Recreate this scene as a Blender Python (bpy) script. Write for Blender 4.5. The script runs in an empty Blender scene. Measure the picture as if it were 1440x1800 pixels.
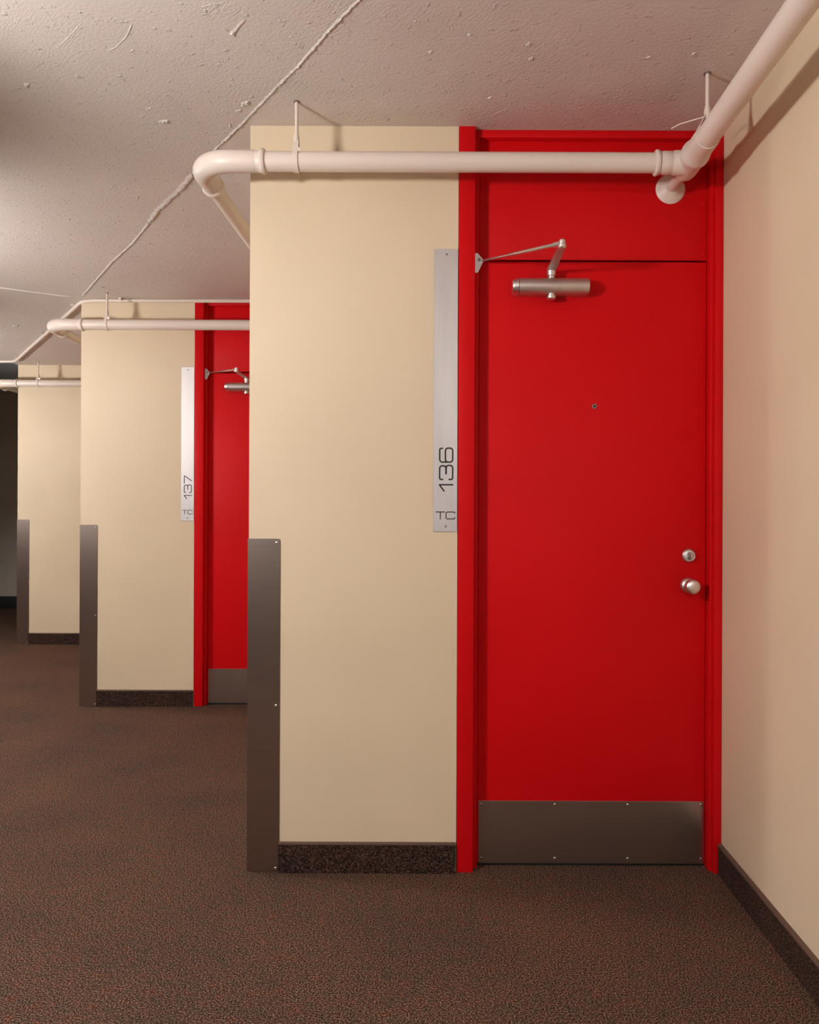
import bpy, bmesh, math, random
from mathutils import Vector, Matrix, noise

scene = bpy.context.scene
COL = scene.collection
PI = math.pi
random.seed(7)

# ------------------------------------------------------------------ camera
cam_data = bpy.data.cameras.new('camera')
cam = bpy.data.objects.new('camera', cam_data)
COL.objects.link(cam)
cam_data.sensor_fit = 'VERTICAL'
cam_data.sensor_height = 36.0
cam_data.lens = 28.0
cam_data.shift_x = -57 / 1800.0
cam_data.shift_y = -3 / 1800.0
cam_data.clip_start = 0.02
cam.matrix_world = (Matrix.Translation((0, 0, 1.247)) @ Matrix.Rotation(math.radians(90), 4, 'X')
                    @ Matrix.Rotation(math.radians(0.22), 4, 'Z'))
scene.camera = cam

# ------------------------------------------------------------------ world, exposure
world = bpy.data.worlds.new('world')
scene.world = world
world.use_nodes = True
world.node_tree.nodes['Background'].inputs['Color'].default_value = (0, 0, 0, 1)
world.node_tree.nodes['Background'].inputs['Strength'].default_value = 0.0
scene.view_settings.view_transform = 'Standard'
scene.view_settings.look = 'None'
scene.view_settings.gamma = 1.0
scene.view_settings.exposure = 0.0
scene.view_settings.use_curve_mapping = False
scene.cycles.use_denoising = True
scene.cycles.use_light_tree = False
scene.cycles.use_adaptive_sampling = True
scene.cycles.adaptive_threshold = 0.02
scene.cycles.max_bounces = 7
scene.cycles.diffuse_bounces = 6
scene.cycles.glossy_bounces = 3
scene.cycles.caustics_reflective = False
scene.cycles.caustics_refractive = False

LAMP_STRENGTH = 345.0
LAMP_COLOR = (1.0, 0.958, 0.93)

# ------------------------------------------------------------------ plan (metres)
CEIL = 2.570                 # slab underside
F0 = 2.745                   # front wall of the nearest bay
LX, RX = -0.665, 0.967       # its left corner, the wall right of its door
STEP = Vector((-1.622, 2.295, 0))   # from one bay to the next
DIRV = STEP.normalized()            # along the corridor
WALL_N = 0.80                # camera to that wall
NRM = Vector((-DIRV.y, DIRV.x, 0))  # towards the long wall opposite the doors


# ------------------------------------------------------------------ mesh helpers
class MB:
    def __init__(self):
        self.v = []
        self.f = []

    def add(self, vs, fs):
        o = len(self.v)
        self.v += [tuple(p) for p in vs]
        self.f += [tuple(i + o for i in f) for f in fs]
        return self

    def box(self, a, b):
        x0, y0, z0 = a
        x1, y1, z1 = b
        return self.add([(x0, y0, z0), (x1, y0, z0), (x1, y1, z0), (x0, y1, z0),
                         (x0, y0, z1), (x1, y0, z1), (x1, y1, z1), (x0, y1, z1)],
                        [(0, 3, 2, 1), (4, 5, 6, 7), (0, 1, 5, 4), (1, 2, 6, 5), (2, 3, 7, 6), (3, 0, 4, 7)])

    def bevel_box(self, a, b, r, seg=2):
        bm = bmesh.new()
        bmesh.ops.create_cube(bm, size=1.0)
        for v in bm.verts:
            v.co = Vector([a[i] + (v.co[i] + 0.5) * (b[i] - a[i]) for i in range(3)])
        bmesh.ops.bevel(bm, geom=bm.edges[:], offset=r, segments=seg, affect='EDGES', profile=0.5)
        bm.verts.index_update()
        self.add([v.co[:] for v in bm.verts], [[v.index for v in f.verts] for f in bm.faces])
        bm.free()
        return self

    def prism(self, pts, vec):
        """pts: closed polygon of 3-D points, extruded along vec"""
        n = len(pts)
        vec = Vector(vec)
        vs = [Vector(p) for p in pts] + [Vector(p) + vec for p in pts]
        fs = [tuple(range(n)), tuple(reversed(range(n, 2 * n)))]
        fs += [(i, i + n, (i + 1) % n + n, (i + 1) % n) for i in range(n)]
        return self.add(vs, fs)

    def lathe(self, origin, axis, prof, seg=24):
        """prof: (distance along axis, radius); ends are closed"""
        axis = Vector(axis).normalized()
        up = Vector((0, 0, 1)) if abs(axis.z) < 0.9 else Vector((1, 0, 0))
        u = axis.cross(up).normalized()
        w = axis.cross(u)
        origin = Vector(origin)
        vs, fs = [], []
        for d, r in prof:
            for k in range(seg):
                a = 2 * PI * k / seg
                vs.append(origin + axis * d + (u * math.cos(a) + w * math.sin(a)) * max(r, 1e-5))
        for i in range(len(prof) - 1):
            for k in range(seg):
                k2 = (k + 1) % seg
                fs.append((i * seg + k, i * seg + k2, (i + 1) * seg + k2, (i + 1) * seg + k))
        fs.append(tuple(reversed(range(seg))))
        fs.append(tuple(range((len(prof) - 1) * seg, len(prof) * seg)))
        return self.add(vs, fs)

    def sweep(self, path, rad, seg=24):
        """round tube along a path; rad a number or one per point"""
        path = [Vector(p) for p in path]
        n = len(path)
        rr = rad if isinstance(rad, (list, tuple)) else [rad] * n
        tang = []
        for i in range(n):
            t = path[min(i + 1, n - 1)] - path[max(i - 1, 0)]
            tang.append(t.normalized())
        up = Vector((0, 0, 1)) if abs(tang[0].z) < 0.9 else Vector((1, 0, 0))
        u = (up - tang[0] * up.dot(tang[0])).normalized()
        vs, fs = [], []
        for i in range(n):
            u = (u - tang[i] * u.dot(tang[i])).normalized()
            w = tang[i].cross(u)
            for k in range(seg):
                a = 2 * PI * k / seg
                vs.append(path[i] + (u * math.cos(a) + w * math.sin(a)) * rr[i])
        for i in range(n - 1):
            for k in range(seg):
                k2 = (k + 1) % seg
                fs.append((i * seg + k, i * seg + k2, (i + 1) * seg + k2, (i + 1) * seg + k))
        fs.append(tuple(reversed(range(seg))))
        fs.append(tuple(range((n - 1) * seg, n * seg)))
        return self.add(vs, fs)

    def mesh(self, name, mat, smooth=35):
        m = bpy.data.meshes.new(name)
        m.from_pydata(self.v, [], self.f)
        bm = bmesh.new()
        bm.from_mesh(m)
        bmesh.ops.recalc_face_normals(bm, faces=bm.faces[:])
        bm.to_mesh(m)
        bm.free()
        if mat:
            m.materials.append(mat)
        if smooth:
            for p in m.polygons:
                p.use_smooth = True
            m.set_sharp_from_angle(angle=math.radians(smooth))
        m.update()
        return m

    def obj(self, name, mat, parent=None, smooth=35):
        return link(name, self.mesh(name, mat, smooth), parent)


def link(name, mesh, parent=None):
    o = bpy.data.objects.new(name, mesh)
    COL.objects.link(o)
    if parent is not None:
        o.parent = parent
        # children are built in world coordinates; the root sits at its base
        base = Vector((0, 0, 0))
        p = parent
        while p is not None:
            base += Vector(p.location)
            p = p.parent
        o.location = -base
    return o


def tag(o, label, cat, group=None, kind=None):
    o['label'] = label
    o['category'] = cat
    if group:
        o['group'] = group
    if kind:
        o['kind'] = kind
    return o


def root(name, loc, label, cat, group=None, kind=None):
    o = bpy.data.objects.new(name, None)
    o.empty_display_size = 0.1
    COL.objects.link(o)
    o.location = loc
    return tag(o, label, cat, group, kind)


# ------------------------------------------------------------------ materials
def new_mat(name):
    m = bpy.data.materials.new(name)
    m.use_nodes = True
    nt = m.node_tree
    return m, nt, nt.nodes['Principled BSDF']


def node(nt, kind, **kw):
    n = nt.nodes.new(kind)
    for k, v in kw.items():
        if k in n.inputs.keys():
            n.inputs[k].default_value = v
        else:
            setattr(n, k, v)
    return n


def coords(nt, scale=(1, 1, 1), rot=(0, 0, 0)):
    g = nt.nodes.new('ShaderNodeNewGeometry')
    out = g.outputs['Position']
    for key, val, skip in (('Rotation', rot, (0, 0, 0)), ('Scale', scale, (1, 1, 1))):   # turn first, then stretch
        if tuple(val) != skip:
            mp = nt.nodes.new('ShaderNodeMapping')
            mp.inputs[key].default_value = val
            nt.links.new(out, mp.inputs['Vector'])
            out = mp.outputs['Vector']
    return out


def ramp(nt, fac, stops, interp='LINEAR'):
    r = nt.nodes.new('ShaderNodeValToRGB')
    r.color_ramp.interpolation = interp
    e = r.color_ramp.elements
    while len(e) < len(stops):
        e.new(0.5)
    for i, (p, c) in enumerate(stops):
        e[i].position = p
        e[i].color = (c[0], c[1], c[2], 1) if not isinstance(c, (int, float)) else (c, c, c, 1)
    nt.links.new(fac, r.inputs['Fac'])
    return r.outputs['Color']


def bump(nt, height, bsdf, strength=0.3, dist=0.002, prev=None):
    b = node(nt, 'ShaderNodeBump', Strength=strength, Distance=dist)
    nt.links.new(height, b.inputs['Height'])
    if prev is not None:
        nt.links.new(prev, b.inputs['Normal'])
    nt.links.new(b.outputs['Normal'], bsdf.inputs['Normal'])
    return b.outputs['Normal']


def math_node(nt, op, a, b):
    m = nt.nodes.new('ShaderNodeMath')
    m.operation = op
    for i, v in enumerate((a, b)):
        if isinstance(v, (int, float)):
            m.inputs[i].default_value = v
        else:
            nt.links.new(v, m.inputs[i])
    return m.outputs[0]


def paint(name, c0, c1, rough=0.5, tex=90.0, strength=0.0, dist=0.001, spec=0.4, patch=2.2):
    m, nt, b = new_mat(name)
    v = coords(nt)
    n1 = node(nt, 'ShaderNodeTexNoise', Scale=patch, Detail=1.0)
    nt.links.new(v, n1.inputs['Vector'])
    nt.links.new(ramp(nt, n1.outputs['Fac'], [(0.3, c0), (0.7, c1)]), b.inputs['Base Color'])
    if strength:
        n2 = node(nt, 'ShaderNodeTexNoise', Scale=tex, Detail=1.0)
        nt.links.new(v, n2.inputs['Vector'])
        bump(nt, n2.outputs['Fac'], b, strength, dist)
    b.inputs['Roughness'].default_value = rough
    b.inputs['Specular IOR Level'].default_value = spec
    return m


def metal(name, col, rough=0.3, stretch=(4, 4, 220), strength=0.05):
    m, nt, b = new_mat(name)
    v = coords(nt, stretch)
    n1 = node(nt, 'ShaderNodeTexNoise', Scale=1.0, Detail=1.0)
    nt.links.new(v, n1.inputs['Vector'])
    c1 = tuple(min(1, c * 1.03) for c in col)
    c0 = tuple(c * 0.97 for c in col)
    nt.links.new(ramp(nt, n1.outputs['Fac'], [(0.3, c0), (0.7, c1)]), b.inputs['Base Color'])
    b.inputs['Roughness'].default_value = rough
    b.inputs['Metallic'].default_value = 1.0
    if strength:
        bump(nt, n1.outputs['Fac'], b, strength, 0.0005)
    return m


def flat(name, col, rough=0.5, metallic=0.0):
    m, nt, b = new_mat(name)
    v = coords(nt)
    n1 = node(nt, 'ShaderNodeTexNoise', Scale=60.0, Detail=2.0)
    nt.links.new(v, n1.inputs['Vector'])
    nt.links.new(ramp(nt, n1.outputs['Fac'], [(0.3, tuple(c * 0.9 for c in col)), (0.7, col)]), b.inputs['Base Color'])
    b.inputs['Roughness'].default_value = rough
    b.inputs['Metallic'].default_value = metallic
    return m


def make_ceiling_mat():
    m, nt, b = new_mat('rough_painted_concrete')
    v = coords(nt)
    n1 = node(nt, 'ShaderNodeTexNoise', Scale=1.3, Detail=2.0)
    nt.links.new(v, n1.inputs['Vector'])
    nt.links.new(ramp(nt, n1.outputs['Fac'], [(0.3, (0.60, 0.535, 0.49)), (0.7, (0.66, 0.60, 0.56))]), b.inputs['Base Color'])
    b.inputs['Roughness'].default_value = 0.55
    b.inputs['Specular IOR Level'].default_value = 0.3
    # fine brush relief
    n2 = node(nt, 'ShaderNodeTexNoise', Scale=95.0, Detail=3.0, Roughness=0.6)
    nt.links.new(v, n2.inputs['Vector'])
    ang = math.atan2(DIRV.y, DIRV.x)
    # trowel strokes, in loose patches
    vs = coords(nt, (38, 210, 60), (0, 0, -ang - 0.12))
    n3 = node(nt, 'ShaderNodeTexNoise', Scale=1.0, Detail=2.0)
    nt.links.new(vs, n3.inputs['Vector'])
    n4 = node(nt, 'ShaderNodeTexNoise', Scale=5.0, Detail=1.0)
    nt.links.new(v, n4.inputs['Vector'])
    patch = ramp(nt, n4.outputs['Fac'], [(0.48, 0.05), (0.66, 1.0)])
    stroke = math_node(nt, 'MULTIPLY', n3.outputs['Fac'], patch)
    # air holes in the concrete
    vo = node(nt, 'ShaderNodeTexVoronoi', Scale=11.0)
    nt.links.new(v, vo.inputs['Vector'])
    hole = ramp(nt, vo.outputs['Distance'], [(0.0, 0.0), (0.045, 1.0)])
    # lumps
    n5 = node(nt, 'ShaderNodeTexNoise', Scale=28.0, Detail=4.0, Roughness=0.65)
    nt.links.new(v, n5.inputs['Vector'])
    lump = ramp(nt, n5.outputs['Fac'], [(0.60, 0.0), (0.74, 1.0)])
    p = bump(nt, n2.outputs['Fac'], b, 0.5, 0.0024)
    p = bump(nt, stroke, b, 0.6, 0.0026, p)
    p = bump(nt, lump, b, 0.7, 0.004, p)
    bump(nt, hole, b, 0.8, 0.004, p)
    return m


def make_carpet(name, dark, mid, lite, twill=False):
    m, nt, b = new_mat(name)
    v = coords(nt)
    n1 = node(nt, 'ShaderNodeTexNoise', Scale=215.0, Detail=2.0, Roughness=0.85)
    nt.links.new(v, n1.inputs['Vector'])
    base = ramp(nt, n1.outputs['Fac'], [(0.37, dark), (0.50, mid), (0.65, lite)])
    # loops of other yarns: rust, olive, slate
    n2 = node(nt, 'ShaderNodeTexNoise', Scale=26.0, Detail=5.0, Roughness=0.75)
    nt.links.new(v, n2.inputs['Vector'])
    tint = ramp(nt, n2.outputs['Fac'], [(0.28, (0.62, 0.80, 0.92)), (0.42, (0.88, 0.98, 0.80)), (0.52, (1, 1, 1)),
                                        (0.60, (1.16, 0.95, 0.82)), (0.72, (1.30, 0.80, 0.66))])
    mx = nt.nodes.new('ShaderNodeMix')
    mx.data_type = 'RGBA'
    mx.blend_type = 'MULTIPLY'
    mx.inputs['Factor'].default_value = 1.0
    nt.links.new(base, mx.inputs[6])
    nt.links.new(tint, mx.inputs[7])
    n3 = node(nt, 'ShaderNodeTexNoise', Scale=2.4, Detail=1.0)
    nt.links.new(v, n3.inputs['Vector'])
    wear = ramp(nt, n3.outputs['Fac'], [(0.3, (0.90, 0.87, 0.90)), (0.7, (1.14, 1.04, 0.90))])
    mx2 = nt.nodes.new('ShaderNodeMix')
    mx2.data_type = 'RGBA'
    mx2.blend_type = 'MULTIPLY'
    mx2.inputs['Factor'].default_value = 1.0
    nt.links.new(mx.outputs[2], mx2.inputs[6])
    nt.links.new(wear, mx2.inputs[7])
    nt.links.new(mx2.outputs[2], b.inputs['Base Color'])
    b.inputs['Roughness'].default_value = 0.95
    b.inputs['Specular IOR Level'].default_value = 0.1
    vs = coords(nt, (130, 420, 420) if not twill else (160, 160, 420), (0, 0, -2.2) if not twill else (0, 0.5, 0))
    n4 = node(nt, 'ShaderNodeTexNoise', Scale=1.0, Detail=2.0)
    nt.links.new(vs, n4.inputs['Vector'])
    p = bump(nt, n4.outputs['Fac'], b, 0.7, 0.006)
    bump(nt, n1.outputs['Fac'], b, 0.6, 0.004, p)
    return m


M = {}
M['wall'] = paint('cream_wall_paint', (0.66, 0.54, 0.375), (0.70, 0.575, 0.405), 0.55, 140, 0.0)
M['ceiling'] = make_ceiling_mat()
M['red'] = paint('red_gloss_paint', (0.56, 0.0035, 0.0060), (0.60, 0.0045, 0.0075), 0.48, 70, 0.0, 0.0008, 0.10)
M['pipe'] = paint('off_white_pipe_paint', (0.70, 0.605, 0.53), (0.74, 0.645, 0.57), 0.38, 60, 0.0, 0.0008, 0.45)
M['carpet'] = make_carpet('brown_loop_carpet', (0.007, 0.0036, 0.0026), (0.066, 0.0370, 0.0280), (0.33, 0.215, 0.170))
M['carpet_base'] = make_carpet('dark_carpet_base', (0.006, 0.003, 0.003), (0.032, 0.018, 0.017), (0.14, 0.088, 0.080), True)
M['cap'] = flat('brown_vinyl_edge', (0.11, 0.062, 0.042), 0.6)
M['guard'] = metal('bronze_brushed_steel', (0.44, 0.365, 0.32), 0.30, (3, 3, 300), 0.0)
M['steel'] = metal('brushed_stainless_steel', (0.50, 0.44, 0.40), 0.31, (3, 3, 300), 0.0)
M['alu'] = metal('satin_aluminium', (0.67, 0.64, 0.635), 0.45, (40, 40, 4), 0.0)
M['closer'] = metal('silver_painted_closer', (0.62, 0.555, 0.53), 0.48, (60, 60, 60), 0.0)
M['chrome'] = metal('satin_chrome', (0.76, 0.70, 0.665), 0.36, (80, 80, 80), 0.0)
M['screw'] = metal('screw_metal', (0.70, 0.64, 0.58), 0.35, (90, 90, 90), 0.0)
M['dark_screw'] = metal('dull_screw_metal', (0.32, 0.28, 0.26), 0.45, (90, 90, 90), 0.0)
M['ink'] = flat('black_lettering', (0.012, 0.008, 0.007), 0.5)
M['black'] = flat('black_slot', (0.006, 0.005, 0.005), 0.6)
M['end_wall'] = paint('dark_grey_end_wall', (0.58, 0.54, 0.48), (0.62, 0.58, 0.52), 0.6)
M['dark_base'] = flat('black_rubber_base', (0.010, 0.009, 0.010), 0.6)
M['dark_ceiling'] = paint('unlit_bay_ceiling', (0.56, 0.62, 0.68), (0.60, 0.66, 0.72), 0.7)
M['brown_wall'] = paint('dark_brown_wall_paint', (0.10, 0.075, 0.06), (0.125, 0.095, 0.078), 0.6)
M['lamp_body'] = paint('black_lamp_enamel', (0.03, 0.03, 0.03), (0.04, 0.04, 0.04), 0.5)

m, nt, b = new_mat('lit_opal_glass')
b.inputs['Base Color'].default_value = (0.9, 0.88, 0.85, 1)
b.inputs['Emission Color'].default_value = (*LAMP_COLOR, 1)
b.inputs['Emission Strength'].default_value = LAMP_STRENGTH
M['lamp'] = m


# ------------------------------------------------------------------ room shell
def struct(mb, name, mat, label, cat):
    return tag(mb.obj(name, mat), label, cat, kind='structure')


def plan_point(t, n):
    p = DIRV * t + NRM * n
    return p


struct(MB().box((-13, -7, -0.06), (6, 13, 0.0)), 'floor', M['carpet'],
       'brown flecked loop carpet covering the corridor floor', 'floor')

SLAB_Y = 7.14          # the lit slab ends here beyond the third bay; the ceiling behind is higher
cm = MB()
cm.prism([(-13, -7, CEIL), (6, -7, CEIL), (6, 13, CEIL), (LX + 2 * STEP.x, 13, CEIL), (LX + 2 * STEP.x, SLAB_Y, CEIL), (-13, SLAB_Y, CEIL)],
         (0, 0, 0.25))
ceiling = struct(cm, 'ceiling', M['ceiling'], 'rough painted concrete ceiling slab over the bays', 'ceiling')
struct(MB().box((-13, SLAB_Y, 2.72), (LX + 2 * STEP.x, 13, 2.85)), 'ceiling_recess', M['dark_ceiling'],
       'dim raised ceiling beyond the third bay', 'ceiling')

# long wall opposite the doors (behind and left of the camera)
a, b2 = plan_point(-6.5, WALL_N), plan_point(13.5, WALL_N)
struct(MB().prism([(a.x, a.y, 0), (b2.x, b2.y, 0), (b2 + NRM * 0.12).to_tuple()[:2] + (0,), (a + NRM * 0.12).to_tuple()[:2] + (0,)],
                  (0, 0, CEIL)), 'wall_opposite', M['brown_wall'], 'plain dark brown corridor wall opposite the red doors', 'wall')

END_Y = 9.98
struct(MB().box((-9.2, END_Y, 0), (LX + 2 * STEP.x + 0.1, END_Y + 0.1, 2.74)), 'wall_end', M['end_wall'],
       'dark grey wall at the unlit far end of the corridor', 'wall')
struct(MB().bevel_box((-9.0, END_Y - 0.02, 0.0), (LX + 2 * STEP.x, END_Y, 0.15), 0.004), 'baseboard_end', M['dark_base'],
       'black base along the dark far end wall', 'baseboard')

# saw-tooth walls behind the camera's right shoulder
struct(MB().box((RX, F0 - STEP.y, 0), (RX + 0.1, F0 + 0.12, CEIL)), 'wall_right', M['wall'],
       'cream wall right of the nearest red door', 'wall')
y0 = F0 - STEP.y
struct(MB().box((RX + 0.1, y0, 0), (RX - STEP.x, y0 + 0.12, CEIL)), 'wall_near_front', M['wall'],
       'cream front wall of the bay behind the camera', 'wall')
struct(MB().box((RX - STEP.x, y0 - STEP.y, 0), (RX - STEP.x + 0.1, y0 + 0.12, CEIL)), 'wall_near_side', M['wall'],
       'cream side wall of the bay behind the camera', 'wall')
struct(MB().box((RX - STEP.x + 0.1, y0 - STEP.y, 0), (RX - 2 * STEP.x, y0 - STEP.y + 0.12, CEIL)), 'wall_rear_front', M['wall'],
       'cream wall far behind the camera', 'wall')
struct(MB().box((0.5, -6.0, 0), (RX - 2 * STEP.x + 0.1, -5.9, CEIL)), 'wall_rear', M['wall'],
       'cream wall closing the corridor behind the camera', 'wall')
struct(MB().box((RX - 2 * STEP.x, -5.9, 0), (RX - 2 * STEP.x + 0.1, y0 - STEP.y + 0.12, CEIL)), 'wall_rear_side', M['wall'],
       'cream side wall far behind the camera', 'wall')


def base_strip(name, a, b, face, label, parent=None):
    """carpet strip with a brown edge on top; face: which side shows ('y' or 'x')"""
    r = root(name, ((a[0] + b[0]) / 2, (a[1] + b[1]) / 2, 0), label, 'baseboard', kind='structure')
    MB().box((a[0], a[1], 0), (b[0], b[1], 0.096)).obj('carpet_strip', M['carpet_base'], r)
    if face == 'y':
        MB().bevel_box((a[0] - 0.001, a[1] - 0.002, 0.0955), (b[0], b[1], 0.105), 0.0035).obj('edge_cap', M['cap'], r)
    else:
        MB().bevel_box((a[0] - 0.002, a[1], 0.0955), (b[0], b[1] + 0.001, 0.105), 0.0035).obj('edge_cap', M['cap'], r)
    return r


base_strip('baseboard_right', (RX - 0.014, F0 - STEP.y, 0), (RX, F0 - 0.008, 0), 'x', 'dark carpet base strip along the wall right of the nearest door')


# ------------------------------------------------------------------ lettering
def rounded(points, r, closed=False, seg=5):
    """polyline with rounded corners"""
    pts = [Vector((p[0], p[1])) for p in points]
    out = []
    n = len(pts)
    for i, p in enumerate(pts):
        if not closed and (i == 0 or i == n - 1):
            out.append(p)
            continue
        a, c = pts[i - 1], pts[(i + 1) % n]
        d1, d2 = (a - p), (c - p)
        k = min(r, d1.length * 0.49, d2.length * 0.49)
        s, e = p + d1.normalized() * k, p + d2.normalized() * k
        for j in range(seg + 1):
            u = j / seg
            out.append(s * (1 - u) ** 2 + p * 2 * u * (1 - u) + e * u * u)
    return out


def ribbon(mb, pts, w, place, closed=False, thick=0.0008):
    n = len(pts)
    left, right = [], []
    for i in range(n):
        if closed:
            d1 = (pts[i] - pts[i - 1]).normalized()
            d2 = (pts[(i + 1) % n] - pts[i]).normalized()
        else:
            d1 = (pts[i] - pts[i - 1]).normalized() if i > 0 else (pts[1] - pts[0]).normalized()
            d2 = (pts[i + 1] - pts[i]).normalized() if i < n - 1 else d1
        t = d1 + d2
        t = t.normalized() if t.length > 1e-6 else d1
        nn = Vector((-t.y, t.x))
        k = 1.0 / max(0.5, nn.dot(Vector((-d2.y, d2.x))))
        left.append(pts[i] + nn * (w / 2 * k))
        right.append(pts[i] - nn * (w / 2 * k))
    m = n if closed else n - 1
    vs, fs = [], []
    for d in (0.0, -thick):
        for i in range(n):
            vs.append(place(left[i], d))
            vs.append(place(right[i], d))
    o = 2 * n
    for i in range(m):
        j = (i + 1) % n
        fs.append((2 * i + o, 2 * j + o, 2 * j + 1 + o, 2 * i + 1 + o))
        fs.append((2 * i, 2 * j, 2 * j + o, 2 * i + o))
        fs.append((2 * i + 1, 2 * i + 1 + o, 2 * j + 1 + o, 2 * j + 1))
    if not closed:
        fs.append((0, o, 1 + o, 1))
        fs.append((2 * n - 2, 2 * n - 1, 2 * n - 1 + o, 2 * n - 2 + o))
    mb.add(vs, fs)


def glyph(ch):
    """strokes in a cell of height 1: list of (points, corner radius, closed); and the advance width"""
    if ch == '1':
        return [([(0.04, 0.62), (0.47, 0.95), (0.47, 0.95)], 0, False), ([(0.50, 1.0), (0.50, 0.0)], 0, False)], 0.55
    if ch == '3':
        return [([(0.05, 0.70), (0.05, 0.95), (0.99, 0.95), (0.99, 0.51), (0.40, 0.51)], 0.20, False),
                ([(0.40, 0.51), (1.02, 0.51), (1.02, 0.05), (0.05, 0.05), (0.05, 0.34)], 0.20, False)], 1.07
    if ch == '6':
        return [([(1.0, 0.72), (1.0, 0.95), (0.05, 0.95), (0.05, 0.40)], 0.22, False),
                ([(0.05, 0.56), (1.02, 0.56), (1.02, 0.05), (0.05, 0.05)], 0.22, True)], 1.07
    if ch == '7':
        return [([(0.0, 0.95), (0.96, 0.95), (0.96, 0.86), (0.32, 0.0)], 0.04, False)], 1.0
    if ch == 'T':
        return [([(0.0, 0.935), (1.16, 0.935)], 0, False), ([(0.58, 0.90), (0.58, 0.0)], 0, False)], 1.16
    if ch == 'C':
        return [([(1.15, 0.30), (1.15, 0.065), (0.065, 0.065), (0.065, 0.935), (1.15, 0.935), (1.15, 0.72)], 0.24, False)], 1.22


def dome_screw(parent, loc, axis, r=0.0042, mat='screw'):
    axis = Vector(axis)
    mb = MB().lathe(loc, axis, [(-0.001, r), (0.0004, r), (0.0012, r * 0.85), (0.0019, r * 0.5), (0.0021, 0.0)], 12)
    return mb.obj('screw', M[mat], parent)


# ------------------------------------------------------------------ number plate
def number_plate(ox, oy, digits, label):
    F = F0 + oy
    x0, x1, z0, z1 = -0.030 + ox, 0.0525 + ox, 1.173, 2.147
    r = root('number_plate', (0.5 * (x0 + x1), F, z0), label, 'number plate', 'number plates beside the red doors')
    MB().bevel_box((x0, F - 0.0030, z0), (x1, F, z1), 0.0008, 1).obj('plate', M['alu'], r)
    face = F - 0.0030
    # digits read upwards: glyph x -> +z, glyph y -> -x
    H = 0.0497
    xb = 0.039 + ox                 # baseline
    z = 1.310
    for ch in digits:
        st, adv = glyph(ch)
        mb = MB()
        for pts, rad, closed in st:
            pl = rounded(pts, rad, closed) if rad else [Vector(p) for p in pts]
            pl = [p for i, p in enumerate(pl) if i == 0 or (p - pl[i - 1]).length > 1e-5]
            ribbon(mb, pl, 0.105, lambda p, d, z=z: (xb - p.y * H, face + d, z + p.x * H), closed)
        mb.obj('numeral', M['ink'], r, 0)
        z += (adv + (0.27 if ch == '1' else 0.13)) * H
    H2 = 0.0275
    x = -0.0215 + ox
    for ch in 'TC':
        st, adv = glyph(ch)
        mb = MB()
        for pts, rad, closed in st:
            pl = rounded(pts, rad, closed) if rad else [Vector(p) for p in pts]
            ribbon(mb, pl, 0.125, lambda p, d, x=x: (x + p.x * H2, face + d, 1.2155 + p.y * H2), closed)
        mb.obj('letter', M['ink'], r, 0)
        x += (adv + 0.07) * H2
    for zz in (1.192, 2.128):
        dome_screw(r, (0.013 + ox, face, zz), (0, -1, 0), 0.0042, 'dark_screw')
    return r


# ------------------------------------------------------------------ corner guard
def corner_guard(ox, oy, label):
    F = F0 + oy
    x0, x1, top = LX + ox, LX + ox + 0.109, 1.147
    r = root('corner_guard', (x0, F, 0), label, 'corner guard', 'metal guards on the bay corners')
    th = 0.003
    rc = 0.009
    pts = [(x0 - th, 0.0005), (x1, 0.0005)]
    for k in range(6):
        a = PI / 2 * k / 5
        pts.append((x1 - rc + rc * math.cos(a), top - rc + rc * math.sin(a)))
    pts.append((x0 - th, top))
    MB().prism([(x, F - th, z) for x, z in pts], (0, th, 0)).obj('front_leaf', M['guard'], r, 20)
    pts = [(F - th + 0.0001, 0.0005), (F + 0.1, 0.0005)]
    for k in range(6):
        a = PI / 2 * k / 5
        pts.append((F + 0.1 - rc + rc * math.cos(a), top - rc + rc * math.sin(a)))
    pts.append((F - th + 0.0001, top))
    MB().prism([(x0 - th, y, z) for y, z in pts], (th, 0, 0)).obj('side_leaf', M['guard'], r, 20)
    for z in (1.133, 0.572, 0.012):
        dome_screw(r, (x1 - 0.013, F - th, z), (0, -1, 0), 0.0052)
        dome_screw(r, (x0 - th, F + 0.087, z), (-1, 0, 0), 0.0052)
    return r


# ------------------------------------------------------------------ door frame and door
def door_frame(k, ox, oy, rx, label):
    F = F0 + oy
    r = root('trim_%d' % (k + 1), (0.5 * (0.055 + rx) + ox, F, 0), label, 'door frame', kind='structure')
    top = CEIL
    MB().bevel_box((0.055 + ox, F - 0.004, 0), (0.111 + ox, F + 0.10, top), 0.002).obj('jamb', M['red'], r)
    MB().bevel_box((0.939 + ox, F - 0.004, 0), (rx + ox, F + 0.10, top), 0.002).obj('jamb', M['red'], r)
    MB().bevel_box((0.9275 + ox, F + 0.012, 0), (0.9395 + ox, F + 0.10, top), 0.002).obj('jamb_step', M['red'], r)
    MB().bevel_box((0.1105 + ox, F + 0.030, 0), (0.1265 + ox, F + 0.10, top), 0.002).obj('stop', M['red'], r)
    MB().bevel_box((0.111 + ox, F + 0.022, 2.543), (0.9275 + ox, F + 0.10, top), 0.002).obj('head', M['red'], r)
    p = MB().bevel_box((0.1275 + ox, F + 0.050, 2.127), (0.9265 + ox, F + 0.09, 2.543), 0.0015)
    p.obj('transom_panel', M['red'], r)
    for x in (0.139, 0.914):
        for z in (2.150, 2.326):
            MB().lathe((x + ox, F + 0.050, z), (0, -1, 0), [(-0.002, 0.0055), (0.001, 0.0055), (0.0018, 0.004), (0.0018, 0.0)], 12).obj('panel_screw', M['red'], r)
    return r


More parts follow.
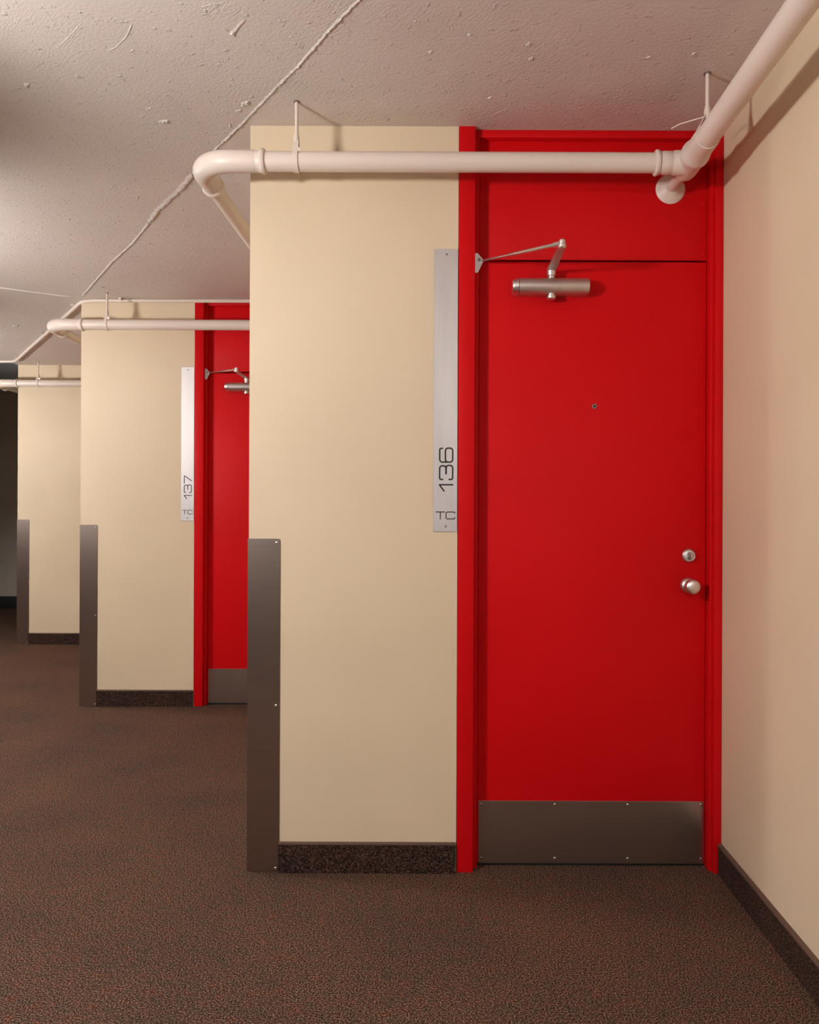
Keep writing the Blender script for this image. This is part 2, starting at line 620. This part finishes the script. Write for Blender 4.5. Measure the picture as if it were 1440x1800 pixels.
def door_closer(door, ox, F):
    D = F + 0.050                     # door face
    z = 2.026
    x0, x1 = 0.243 + ox, 0.507 + ox
    # body: a long barrel with a flat back
    def section(x, s=1.0):
        pts = []
        for i in range(15):
            a = -PI / 2 + PI * i / 14
            pts.append((x, D - 0.026 - 0.030 * s * math.cos(a), z + 0.0285 * s * math.sin(a)))
        pts.append((x, D, z + 0.0285 * s))
        pts.append((x, D, z - 0.0285 * s))
        return pts
    mb = MB()
    cuts = [(x0 + 0.022, 1.0), (x1 - 0.004, 1.0), (x1, 0.94)]
    secs = [section(x, s) for x, s in cuts]
    n = len(secs[0])
    vs = [p for s in secs for p in s]
    fs = [tuple(range(n)), tuple(reversed(range((len(secs) - 1) * n, len(secs) * n)))]
    for i in range(len(secs) - 1):
        for j in range(n):
            j2 = (j + 1) % n
            fs.append((i * n + j, (i + 1) * n + j, (i + 1) * n + j2, i * n + j2))
    mb.add(vs, fs)
    body = mb.obj('door_closer', M['closer'], door)
    body['label'] = 'silver door closer with folded arm'
    # end cap, chamfered towards the jamb, with two valve screws
    mb = MB()
    secs = [section(x0, 0.80), section(x0 + 0.014, 0.97), section(x0 + 0.0205, 0.97)]
    vs = [p for s in secs for p in s]
    fs = [tuple(range(n)), tuple(reversed(range(2 * n, 3 * n)))]
    for i in range(2):
        for j in range(n):
            j2 = (j + 1) % n
            fs.append((i * n + j, (i + 1) * n + j, (i + 1) * n + j2, i * n + j2))
    mb.add(vs, fs)
    mb.obj('end_cap', M['chrome'], body)
    ax = Vector((-0.7, -0.7, 0)).normalized()
    for dz in (0.010, -0.010):
        MB().lathe((x0 + 0.0065, D - 0.0475, z + dz), ax, [(-0.003, 0.005), (0.0015, 0.005), (0.0015, 0.0)], 12).obj('valve_screw', M['dark_screw'], body)
    # pinion: collar above, cap below
    px, py = 0.377 + ox, D - 0.030
    MB().lathe((px, py, z + 0.026), (0, 0, 1), [(0, 0.0125), (0.008, 0.0125), (0.010, 0.016), (0.026, 0.017), (0.029, 0.014), (0.031, 0.0)], 24).obj('pinion_collar', M['chrome'], body)
    MB().lathe((px, py, z - 0.026), (0, 0, -1), [(0, 0.012), (0.006, 0.012), (0.008, 0.0165), (0.017, 0.0165), (0.021, 0.012), (0.022, 0.0)], 24).obj('pinion_cap', M['chrome'], body)
    # main arm: flat tapering bar straight out from the door
    ez = z + 0.053
    ey = 2.517 - 2.795 + D
    pts = []
    for i in range(9):
        a = PI * i / 8
        pts.append((px + 0.0155 * math.cos(a), py + 0.0155 * math.sin(a), ez))
    for i in range(9):
        a = PI + PI * i / 8
        pts.append((px + 0.0105 * math.cos(a), ey + 0.0105 * math.sin(a), ez))
    MB().prism(pts, (0, 0, 0.008)).obj('main_arm', M['closer'], body)
    # elbow joint
    MB().lathe((px, ey, ez - 0.004), (0, 0, 1), [(0, 0.010), (0.004, 0.013), (0.013, 0.013), (0.015, 0.0105), (0.026, 0.0105), (0.030, 0.007), (0.031, 0.0)], 18).obj('elbow_joint', M['chrome'], body)
    # forearm back to the jamb: socket, thick tube, thin rod
    e = Vector((px, ey, ez + 0.014))
    s = Vector((0.139 + ox, D - 0.020, 2.117))
    d = (s - e)
    L = d.length
    dn = d.normalized()
    MB().lathe(e, dn, [(0.004, 0.008), (0.034, 0.008), (0.036, 0.006), (0.045, 0.006)], 10).obj('forearm_socket', M['chrome'], body)
    MB().lathe(e + dn * 0.04, dn, [(0, 0.0062), (L * 0.52, 0.0062), (L * 0.53, 0.0045)], 16).obj('forearm_tube', M['chrome'], body)
    MB().lathe(e + dn * (L * 0.5), dn, [(0, 0.0042), (L * 0.5 - 0.004, 0.0042)], 14).obj('forearm_rod', M['chrome'], body)
    # shoe: triangular plate at the jamb, with its pin
    yp = D - 0.024
    sp = [(0.1155, 2.142), (0.121, 2.142), (0.140, 2.120), (0.1405, 2.114), (0.123, 2.076), (0.1155, 2.074)]
    MB().prism([(x + ox, yp, zz) for x, zz in sp], (0, 0.005, 0)).obj('arm_shoe', M['alu'], body)
    MB().box((0.1115 + ox, yp, 2.074), (0.1155 + ox, D - 0.002, 2.142)).obj('shoe_flange', M['alu'], body)
    MB().lathe((0.127 + ox, yp, 2.119), (0, -1, 0), [(0, 0.0055), (0.003, 0.0055), (0.004, 0.003), (0.004, 0.0)], 14).obj('shoe_rivet', M['dark_screw'], body)
    MB().sweep([(0.134 + ox, D - 0.0215, 2.117), (0.146 + ox, D - 0.0215, 2.1165)], 0.0035, 10).obj('shoe_pin', M['dark_screw'], body)
    return body


def door(k, ox, oy, label):
    F = F0 + oy
    D = F + 0.050
    r = root('door_%d' % (k + 1), (0.527 + ox, D, 0), label, 'door', kind='structure')
    MB().bevel_box((0.1285 + ox, D, 0.010), (0.9255 + ox, D + 0.044, 2.1205), 0.0015).obj('leaf', M['red'], r)
    # kick plate
    kp = MB().bevel_box((0.132 + ox, D - 0.0016, 0.0105), (0.922 + ox, D, 0.229), 0.0006, 1).obj('kick_plate', M['steel'], r)
    kp['label'] = 'brushed steel kick plate'
    for x in (0.142, 0.400, 0.656, 0.913):
        for z in (0.217, 0.028):
            dome_screw(kp, (x + ox, D - 0.0016, z), (0, -1, 0), 0.0045, 'dark_screw' if x in (0.142, 0.913) else 'screw')
    # black strip standing in for the shade in the gap under the leaf
    MB().box((0.130 + ox, D + 0.004, 0.001), (0.924 + ox, D + 0.04, 0.0105)).obj('door_sweep', M['black'], r)
    # spy hole
    ph = MB().lathe((0.534 + ox, D, 1.614), (0, -1, 0), [(-0.002, 0.0088), (0.002, 0.0088), (0.0032, 0.0075), (0.0032, 0.0048), (0.0012, 0.004), (0.0012, 0.0)], 20).obj('peephole', M['dark_screw'], r)
    MB().lathe((0.534 + ox, D - 0.0013, 1.614), (0, -1, 0), [(0, 0.0040), (0.0006, 0.0032), (0.0010, 0.0)], 16).obj('lens', M['black'], ph)
    # dead bolt
    db = MB().lathe((0.866 + ox, D, 1.092), (0, -1, 0), [(-0.001, 0.0248), (0.005, 0.0248), (0.0095, 0.0218), (0.0105, 0.0205), (0.0085, 0.0188), (0.0085, 0.0)], 32).obj('deadbolt', M['chrome'], r)
    yc = D - 0.0085
    MB().lathe((0.866 + ox, yc, 1.092), (0, -1, 0), [(-0.001, 0.0178), (0.0012, 0.0178), (0.0018, 0.0165), (0.0018, 0.0)], 28).obj('lock_face', M['alu'], db)
    pts = []
    for cz, a0 in ((1.0965, -0.25), (1.0835, 0.75)):
        for i in range(13):
            a = (a0 + 1.5 * i / 12 - 0.0) * PI
            pts.append((0.866 + ox + 0.0072 * math.cos(a), yc - 0.0018, cz + 0.0075 * math.sin(a)))
    MB().prism(pts, (0, -0.0012, 0)).obj('lock_core', M['dark_screw'], db)
    MB().prism([(0.866 + ox + x, yc - 0.0030, 1.0825 + zz) for x, zz in
                ((-0.0012, -0.006), (0.0012, -0.006), (0.0012, 0.001), (0.0026, 0.003), (0.0, 0.0055), (-0.0026, 0.003), (-0.0012, 0.001))],
               (0, -0.0006, 0)).obj('key_slot', M['black'], db)
    # knob
    kn = MB().lathe((0.864 + ox, D, 0.987), (0, -1, 0), [
        (0.018, 0.0125), (0.026, 0.0135), (0.034, 0.018), (0.041, 0.0235), (0.047, 0.0258), (0.056, 0.0262), (0.062, 0.0250),
        (0.066, 0.0225), (0.0685, 0.017), (0.0695, 0.008), (0.0698, 0.0)], 36).obj('knob', M['chrome'], r)
    MB().lathe((0.864 + ox, D, 0.987), (0, -1, 0), [(-0.001, 0.0275), (0.004, 0.0275), (0.010, 0.0255), (0.015, 0.020), (0.017, 0.0145), (0.020, 0.0135), (0.020, 0.0)], 36).obj('rose', M['chrome'], kn)
    door_closer(r, ox, F)
    return r


# ------------------------------------------------------------------ pipes
PZ = 2.376


def pipe_run(k, ox, oy, main_x, hang_x, label, near_y):
    F = F0 + oy
    py = F - 0.162
    rb = 0.0315
    r = root('overhead_pipe', (main_x + ox, py, PZ), label, 'pipe', 'white pipes under the ceiling of the bays')
    P = M['pipe']
    rm = 0.035 if k == 0 else 0.0275
    # main run coming along the side wall towards the tee
    MB().lathe((main_x + ox, near_y, PZ), (0, 1, 0), [(0, rm), (py - 0.18 - near_y, rm)], 32).obj('main_pipe', P, r)
    # tee
    tx = main_x + ox
    c = (tx, py, PZ)
    tee = MB().lathe((tx, py - 0.186, PZ), (0, 1, 0), [(0, 0.0345), (0.001, 0.0385), (0.030, 0.039), (0.085, 0.039), (0.100, 0.0415), (0.112, 0.0455),
                     (0.124, 0.0455), (0.134, 0.0425), (0.150, 0.040), (0.190, 0.0405), (0.222, 0.0400), (0.236, 0.0385), (0.246, 0.034), (0.250, 0.026), (0.251, 0.0)], 36).obj('tee', P, r)
    MB().lathe((tx + 0.01, py, PZ), (-1, 0, 0), [(0, 0.0385), (0.058, 0.0385), (0.066, 0.0355), (0.070, 0.0355), (0.072, 0.0365), (0.094, 0.0365), (0.106, 0.0350), (0.108, 0.0310)], 32).obj('tee_hub', P, tee)
    MB().lathe((tx - 0.098, py, PZ), (-1, 0, 0), [(0, 0.033), (0.001, 0.038), (0.006, 0.0405), (0.011, 0.0405), (0.014, 0.0375), (0.015, 0.032)], 32).obj('bead', P, tee)
    # stub into the door transom, with its cover disc
    MB().lathe((tx, py + 0.05, PZ), (0, 1, 0), [(0, 0.028), (0.016, 0.028), (0.020, 0.023), (0.036, 0.022), (0.038, 0.019), (F + 0.05 - py - 0.05, 0.019)], 24).obj('stub_pipe', P, r)
    MB().lathe((tx, F + 0.050, PZ), (0, -1, 0), [(0, 0.051), (0.002, 0.052), (0.006, 0.049), (0.010, 0.040), (0.016, 0.031), (0.024, 0.025), (0.026, 0.019)], 32).obj('escutcheon', P, r)
    # branch along the front wall
    bx1 = tx - 0.10
    bx0 = -0.585 + ox
    MB().lathe((bx1, py, PZ), (-1, 0, 0), [(0, rb), (bx1 - bx0, rb)], 32).obj('branch_pipe', P, r)
    # elbow round the bay's corner
    ax = -0.805 + ox
    R = 0.112
    path = [(bx0 - 0.018, py, PZ), (bx0 - 0.030, py, PZ), (ax + R + 0.005, py, PZ)]
    rad = [0.0325, 0.0350, 0.0355]
    for i in range(13):
        a = PI / 2 * i / 12
        path.append((ax + R - R * math.sin(a), py + R - R * math.cos(a), PZ))
        rad.append(0.0355 + 0.0012 * math.sin(2 * a))
    path += [(ax, py + R + 0.02, PZ), (ax, py + R + 0.075, PZ), (ax, py + R + 0.079, PZ), (ax, py + R + 0.09, PZ), (ax, py + R + 0.098, PZ), (ax, py + R + 0.10, PZ)]
    rad += [0.0345, 0.0340, 0.0375, 0.0388, 0.0385, 0.0270]
    el = MB().sweep(path, rad, 32).obj('elbow', P, r)
    MB().lathe((bx0 + 0.010, py, PZ), (-1, 0, 0), [(0, 0.0320), (0.002, 0.0375), (0.006, 0.0400), (0.011, 0.0400), (0.015, 0.0365), (0.020, 0.0345), (0.030, 0.0340)], 32).obj('bead', P, el)
    # hangers
    hanger(r, (hang_x + ox, py, PZ), rb, 'x')
    if k == 0:
        hanger(r, (main_x + ox, 2.405, PZ), rm, 'y')
        mb = MB().sweep([(main_x + ox - 0.010, 2.405, PZ + 0.062), (main_x + ox - 0.070, 2.45, PZ + 0.062), (main_x + ox - 0.088, 2.475, PZ + 0.060)], 0.0018, 8)
        mb.obj('tie_wire', P, r)
    return r


def hanger(parent, c, rp, axis):
    x, y, z = c
    P = M['pipe']
    a = Vector((1, 0, 0)) if axis == 'x' else Vector((0, 1, 0))
    s = Vector((0, 1, 0)) if axis == 'x' else Vector((1, 0, 0))
    c = Vector(c)
    rod = MB().lathe((x, y, z + rp + 0.034), (0, 0, 1), [(0, 0.0058), (CEIL - z - rp - 0.034, 0.0058)], 12).obj('hanger_rod', P, parent)
    MB().lathe((x, y, CEIL), (0, 0, -1), [(-0.001, 0.011), (0.002, 0.011), (0.003, 0.007), (0.004, 0.0)], 12).obj('ceiling_anchor', M['dark_screw'], rod)
    # teardrop band: round the pipe below, closing to the swivel nut above
    prof = []
    ri = rp + 0.0012
    top = rp + 0.032
    for i in range(25):
        t = -PI * 0.5 - PI * 0.62 + PI * 1.24 * i / 24
        prof.append((ri * math.cos(t), ri * math.sin(t)))
    prof = [(-0.007, top)] + prof + [(0.007, top)]
    w, th = 0.0085, 0.0022
    mb = MB()
    vs, fs = [], []
    n = len(prof)
    for (u, v) in prof:
        L = math.hypot(u, v)
        for q, k2 in ((0, -1), (0, 1), (th, 1), (th, -1)):
            uu, vv = u * (1 + q / L), v * (1 + q / L)
            vs.append(c + s * uu + Vector((0, 0, 1)) * vv + a * (w * k2))
    for i in range(n - 1):
        for j in range(4):
            j2 = (j + 1) % 4
            fs.append((i * 4 + j, i * 4 + j2, (i + 1) * 4 + j2, (i + 1) * 4 + j))
    fs += [(0, 1, 2, 3), ((n - 1) * 4 + 3, (n - 1) * 4 + 2, (n - 1) * 4 + 1, (n - 1) * 4)]
    mb.add(vs, fs)
    mb.obj('hanger_band', P, rod)
    MB().lathe((x, y, z + rp + 0.020), (0, 0, 1), [(0, 0.009), (0.016, 0.010), (0.026, 0.010), (0.034, 0.0075), (0.040, 0.0075), (0.042, 0.0058)], 10).obj('swivel_nut', P, rod)


# ------------------------------------------------------------------ the bays
ORD = ['nearest', 'middle', 'farthest']
NUM = ['136', '137', None]
for k in range(3):
    ox, oy = STEP.x * k, STEP.y * k
    F = F0 + oy
    w = ORD[k]
    sfx = ['near', 'middle', 'far'][k]
    struct(MB().box((LX + ox, F, 0), (0.0535 + ox, F + 0.12, CEIL)), 'wall_front_' + sfx, M['wall'],
           'cream front wall of the %s bay, between metal guard and red frame' % w, 'wall')
    y1 = F + STEP.y + 0.12 if k < 2 else END_Y
    struct(MB().box((LX + ox, F + 0.12, 0), (LX + ox + 0.08, y1, CEIL if k < 2 else 2.74)), 'wall_side_' + sfx, M['wall'],
           'cream side wall running back from the corner of the %s bay' % w, 'wall')
    base_strip('baseboard_front_' + sfx, (LX + ox + 0.107, F - 0.013, 0), (0.052 + ox, F, 0), 'y',
               'dark carpet base strip under the cream wall of the %s bay' % w)
    rx = RX if k == 0 else LX - STEP.x
    lab = ['red steel frame around the nearest door, full height', 'red steel frame around the middle door, half hidden by the corner',
           'red steel frame of the farthest bay']
    door_frame(k, ox, oy, rx - 0.0005, lab[k])
    lab = ['red door with steel kick plate, knob and closer, beside plate 136', 'red door half hidden behind the near corner, beside plate 137',
           'red door of the farthest bay, behind the middle corner']
    door(k, ox, oy, lab[k])
    corner_guard(ox, oy, ['tall brown steel guard on the corner of the nearest bay', 'tall brown steel guard on the corner left of plate 137',
                          'dim brown steel guard on the farthest corner by the dark wall'][k])
    if NUM[k]:
        number_plate(ox, oy, NUM[k], ['tall silver plate numbered 136 beside the nearest red door', 'tall silver plate numbered 137 beside the half-hidden middle door'][k])
    main_x = 0.797 if k == 0 else -0.805 - STEP.x
    near_y = -4.0 if k == 0 else F0 + oy - STEP.y - 0.162 + 0.112 + 0.1005
    pipe_run(k, ox, oy, main_x, [-0.476, -0.434, -0.397][k],
             ['large white pipe crossing above the nearest red door, turning at the corner',
              'white pipe crossing above plate 137 and the middle red door',
              'small white pipe across the farthest cream wall'][k], near_y)

# pipe that leaves the last elbow
k = 3
ye = F0 + 2 * STEP.y - 0.162 + 0.205
far = MB().lathe((-0.805 + 2 * STEP.x, ye, PZ), (0, 1, 0), [(0, 0.0275), (END_Y - ye, 0.0275)], 24).obj('far_pipe', M['pipe'])
tag(far, 'white pipe leading back from the farthest corner into the dark', 'pipe', 'white pipes under the ceiling of the bays')

# ------------------------------------------------------------------ conduit on the ceiling
cz = CEIL - 0.0115
A = Vector((LX - 0.001, 5.012, cz))
B = Vector((-2.265, 5.012, cz))
C = Vector((-3.815, 7.105, cz))
E = Vector((-5.96, 7.105, cz))


def fillet(p, q, s, r, n=8):
    d1 = (p - q).normalized()
    d2 = (s - q).normalized()
    a, c = q + d1 * r, q + d2 * r
    return [a * (1 - u) ** 2 + q * 2 * u * (1 - u) + c * u * u for u in [i / n for i in range(n + 1)]]


path = [A] + fillet(A, B, C, 0.09) + fillet(B, C, E, 0.08) + [E]
cr = root('conduit', (B.x, B.y, cz), 'thin white conduit along the ceiling edge, bending at the middle bay', 'conduit')
MB().sweep(path, 0.0115, 14).obj('tube', M['pipe'], cr)
dAB, dBC = (B - A).normalized(), (C - B).normalized()
for p, d in ((Vector((-2.02, 5.012, cz)), dAB), (Vector((-1.0, 5.012, cz)), dAB), (B + dBC * 0.19, dBC), (B + dBC * 1.22, dBC), (B + dBC * 2.4, dBC)):
    s = Vector((-d.y, d.x, 0))
    mb = MB()
    mb.lathe(p - d * 0.008, d, [(0, 0.0118), (0.001, 0.0128), (0.015, 0.0128), (0.016, 0.0118)], 14)
    q = p + s * 0.020
    mb.prism([q + d * 0.008 - s * 0.012, q + d * 0.008 + s * 0.012, q - d * 0.008 + s * 0.012, q - d * 0.008 - s * 0.012], (0, 0, 0.0113))
    mb.obj('strap', M['pipe'], cr)

# ------------------------------------------------------------------ concrete seams, dabs and scars on the slab
def ridge(name, pts, w, h, jag=0.35, step=0.012, seed=0):
    """an irregular bead of paint-covered concrete hanging under the slab"""
    pts = [Vector((p[0], p[1], 0)) for p in pts]
    line = []
    for i in range(len(pts) - 1):
        L = (pts[i + 1] - pts[i]).length
        n = max(1, int(L / step))
        for j in range(n):
            line.append(pts[i].lerp(pts[i + 1], j / n))
    line.append(pts[-1])
    vs, fs = [], []
    n = len(line)
    for i, p in enumerate(line):
        t = (line[min(i + 1, n - 1)] - line[max(i - 1, 0)]).normalized()
        s = Vector((-t.y, t.x, 0))
        u = Vector((p.x * 75 + seed, p.y * 75, seed * 1.7))
        q = noise.noise(u) * 0.7 + noise.noise(u * 2.7) * 0.6
        end = min(1.0, i / 2.0, (n - 1 - i) / 2.0)
        ww = w * (1 + jag * 1.3 * q) * (0.25 + 0.75 * end)
        hh = h * max(0.25, 1 + jag * 1.6 * noise.noise(u * 1.9 + Vector((9, 3, 1)))) * end
        off = s * (w * jag * 0.8 * noise.noise(u * 1.3 + Vector((3, 8, 2))))
        for a, b in ((-1, 0.0), (-0.75, 0.75), (-0.3, 1.0), (0.4, 0.5), (1, 0.0)):
            v = p + off + s * (a * ww)
            vs.append((v.x, v.y, CEIL + 0.0004 - b * hh))
    for i in range(n - 1):
        for j in range(4):
            fs.append((i * 5 + j, i * 5 + j + 1, (i + 1) * 5 + j + 1, (i + 1) * 5 + j))
    return MB().add(vs, fs).obj(name, M['ceiling'], ceiling, 60)


def dab(x, y, rx, ry, rot, h, seed):
    """a splash of concrete stuck to the slab: a ragged, lumpy low mound"""
    vs, fs = [], []
    n, m_ = 26, 7
    for q in range(m_):
        r = 1.0 - q / m_
        for i in range(n):
            a = 2 * PI * i / n
            k = 1 + 0.55 * noise.noise(Vector((math.cos(a) * 1.8 + seed, math.sin(a) * 1.8, seed * 2.1))) \
                + 0.25 * noise.noise(Vector((math.cos(a) * 5 + seed, math.sin(a) * 5, seed)))
            u, v = rx * r * k * math.cos(a), ry * r * k * math.sin(a)
            lump = 0.55 + 1.1 * noise.noise(Vector((u * 150 + seed, v * 150, seed))) + 0.5 * noise.noise(Vector((u * 420, v * 420 + seed, 3)))
            hh = h * max(0.0, lump) * min(1.0, (1 - r) * 2.2)
            vs.append((x + u * math.cos(rot) - v * math.sin(rot), y + u * math.sin(rot) + v * math.cos(rot), CEIL + 0.0003 - hh))
    vs.append((x, y, CEIL - h * 0.5))
    for q in range(m_ - 1):
        for i in range(n):
            i2 = (i + 1) % n
            fs.append((q * n + i, q * n + i2, (q + 1) * n + i2, (q + 1) * n + i))
    for i in range(n):
        fs.append(((m_ - 1) * n + i, (m_ - 1) * n + (i + 1) % n, m_ * n))
    return MB().add(vs, fs).obj('plaster_dab', M['ceiling'], ceiling, 60)


def sl(x, y):
    """where a mark seen on the slab lies: plan position from its bearing and elevation"""
    d = 1400.0 * 1.323 / (897.0 - y)
    return ((x - 777.0 + (897.0 - y) * -0.0038) / 1400.0 * d, d)


ridge('seam_ridge', [(-0.03, 1.80), sl(631, 0), sl(580.6, 51), sl(522, 119), sl(483, 157), sl(425, 219), sl(380, 262), sl(338, 307)], 0.0048, 0.0040, 0.6, 0.006, 1.0)
ridge('seam_ridge', [sl(338, 307), sl(318, 333), sl(275, 373), sl(262, 393)], 0.0115, 0.0060, 0.7, 0.007, 5.0)
ridge('seam_ridge', [sl(262, 393), sl(232, 430), sl(196, 463), sl(144, 523)], 0.0060, 0.0045, 0.6, 0.009, 9.0)
ridge('thin_seam', [(-3.4, 4.42), sl(-60, 500), sl(0, 508), sl(45, 514), sl(75, 518), sl(135, 525)], 0.005, 0.006, 0.25, 0.03, 3.0)
for i, (x, y, a, b_, h) in enumerate([
        (431, 184, 0.030, 0.012, 0.007), (420, 196, 0.016, 0.009, 0.005), (405, 222, 0.018, 0.006, 0.004), (289, 215, 0.022, 0.010, 0.007), (47, 152, 0.018, 0.009, 0.006),
        (410, 60, 0.016, 0.010, 0.006), (262, 192, 0.012, 0.004, 0.004), (297, 145, 0.010, 0.004, 0.004), (385, 263, 0.014, 0.006, 0.004),
        (72, 402, 0.014, 0.007, 0.006), (122, 388, 0.009, 0.007, 0.005), (27, 575, 0.030, 0.012, 0.012), (930, 77, 0.012, 0.008, 0.005),
        (934, 102, 0.010, 0.007, 0.004), (826, 60, 0.008, 0.006, 0.004), (1085, 196, 0.011, 0.006, 0.004), (862, 171, 0.010, 0.005, 0.003),
        (1140, 99, 0.009, 0.006, 0.004), (1220, 93, 0.011, 0.006, 0.004), (290, 405, 0.014, 0.010, 0.004), (180, 507, 0.022, 0.012, 0.005), (232, 90, 0.010, 0.005, 0.003),
        (731, 37, 0.007, 0.005, 0.004), (800, 205, 0.004, 0.004, 0.004), (512, 65, 0.009, 0.006, 0.003), (756, 92, 0.010, 0.006, 0.003), (568, 204, 0.006, 0.004, 0.003)]):
    px, py = sl(x, y)
    dab(px, py, a, b_, 2.3 + 0.5 * math.sin(i * 2.4), h * 0.9, i * 3.1)
for i, (pl, w, h) in enumerate([
        ([(432, 34), (420, 46), (406, 64)], 0.005, 0.005), ([(420, 27), (438, 23)], 0.004, 0.004), ([(145, 40), (122, 66), (97, 90)], 0.0022, 0.0025),
        ([(233, 42), (222, 66), (205, 84), (190, 92), (172, 86)], 0.0030, 0.0035), ([(240, 263), (257, 266), (276, 264)], 0.0030, 0.0035),
        ([(178, 42), (170, 60)], 0.0016, 0.002), ([(350, 15), (383, 7)], 0.0025, 0.003), ([(396, 155), (415, 142)], 0.002, 0.0025), ([(340, 106), (352, 101)], 0.002, 0.0025),
        ([(390, 137), (412, 122)], 0.0020, 0.0022), ([(237, 427), (262, 428), (270, 434), (264, 437)], 0.0022, 0.003),
        ([(858, 207), (876, 197), (897, 187)], 0.0014, 0.002), ([(920, 171), (940, 161)], 0.0014, 0.002), ([(974, 142), (1002, 127)], 0.0014, 0.002),
        ([(1006, 141), (1022, 132)], 0.0014, 0.002), ([(1066, 126), (1078, 119)], 0.0016, 0.002), ([(620, 135), (641, 110)], 0.0012, 0.0015), ([(606, 128), (618, 112)], 0.0012, 0.0015),
        ([(865, 12), (880, 2)], 0.0014, 0.002), ([(632, 36), (640, 25)], 0.002, 0.002), ([(290, 30), (300, 12)], 0.0014, 0.0018), ([(336, 92), (344, 70)], 0.0012, 0.0016)]):
    ridge('trowel_mark', [sl(*p) for p in pl], w, h * 0.5, 0.5, 0.008, 20 + i * 2.3)

# ------------------------------------------------------------------ wall lamps on the long wall (out of the picture, they light the bays)
LZ = 1.95
names = ['fourth', 'third', 'second', 'first', 'last']
for i, t in enumerate((-1.09, 1.72, 4.53, 7.34)):
    base = plan_point(t, WALL_N)
    r = root('wall_lamp', (base.x, base.y, LZ), ['black wall lamp behind the camera',
             'black wall lamp facing the nearest red door', 'black wall lamp facing the middle red door', 'black wall lamp facing the farthest bay'][i],
             'wall lamp', 'lit lamps on the wall opposite the doors')

    def W(dt, dn, z):
        p = plan_point(t + dt, WALL_N - dn)
        return (p.x, p.y, z)

    def slab(t0, t1, n0, n1, z0, z1):
        return MB().prism([W(t0, n0, z0), W(t1, n0, z0), W(t1, n1, z0), W(t0, n1, z0)], (0, 0, z1 - z0))
    slab(-0.325, 0.325, 0.0, 0.02, LZ - 0.12, LZ + 0.30).obj('back_plate', M['lamp_body'], r, 0)
    for s_ in (-1, 1):
        slab(s_ * 0.32 - 0.005, s_ * 0.32 + 0.005, 0.02, 0.385, LZ - 0.12, LZ + 0.30).obj('end_plate', M['lamp_body'], r, 0)
    c = Vector(W(-0.12, 0.105, LZ))
    MB().lathe(c, DIRV, [(0, 0.040), (0.006, 0.060), (0.014, 0.070), (0.226, 0.070), (0.234, 0.060), (0.240, 0.040)], 12).obj('opal_glass', M['lamp'], r)
    c2 = Vector(W(0, 0.04, LZ))
    MB().lathe(c2, -NRM, [(-0.02, 0.022), (0.012, 0.022)], 12).obj('lamp_holder', M['lamp_body'], r)
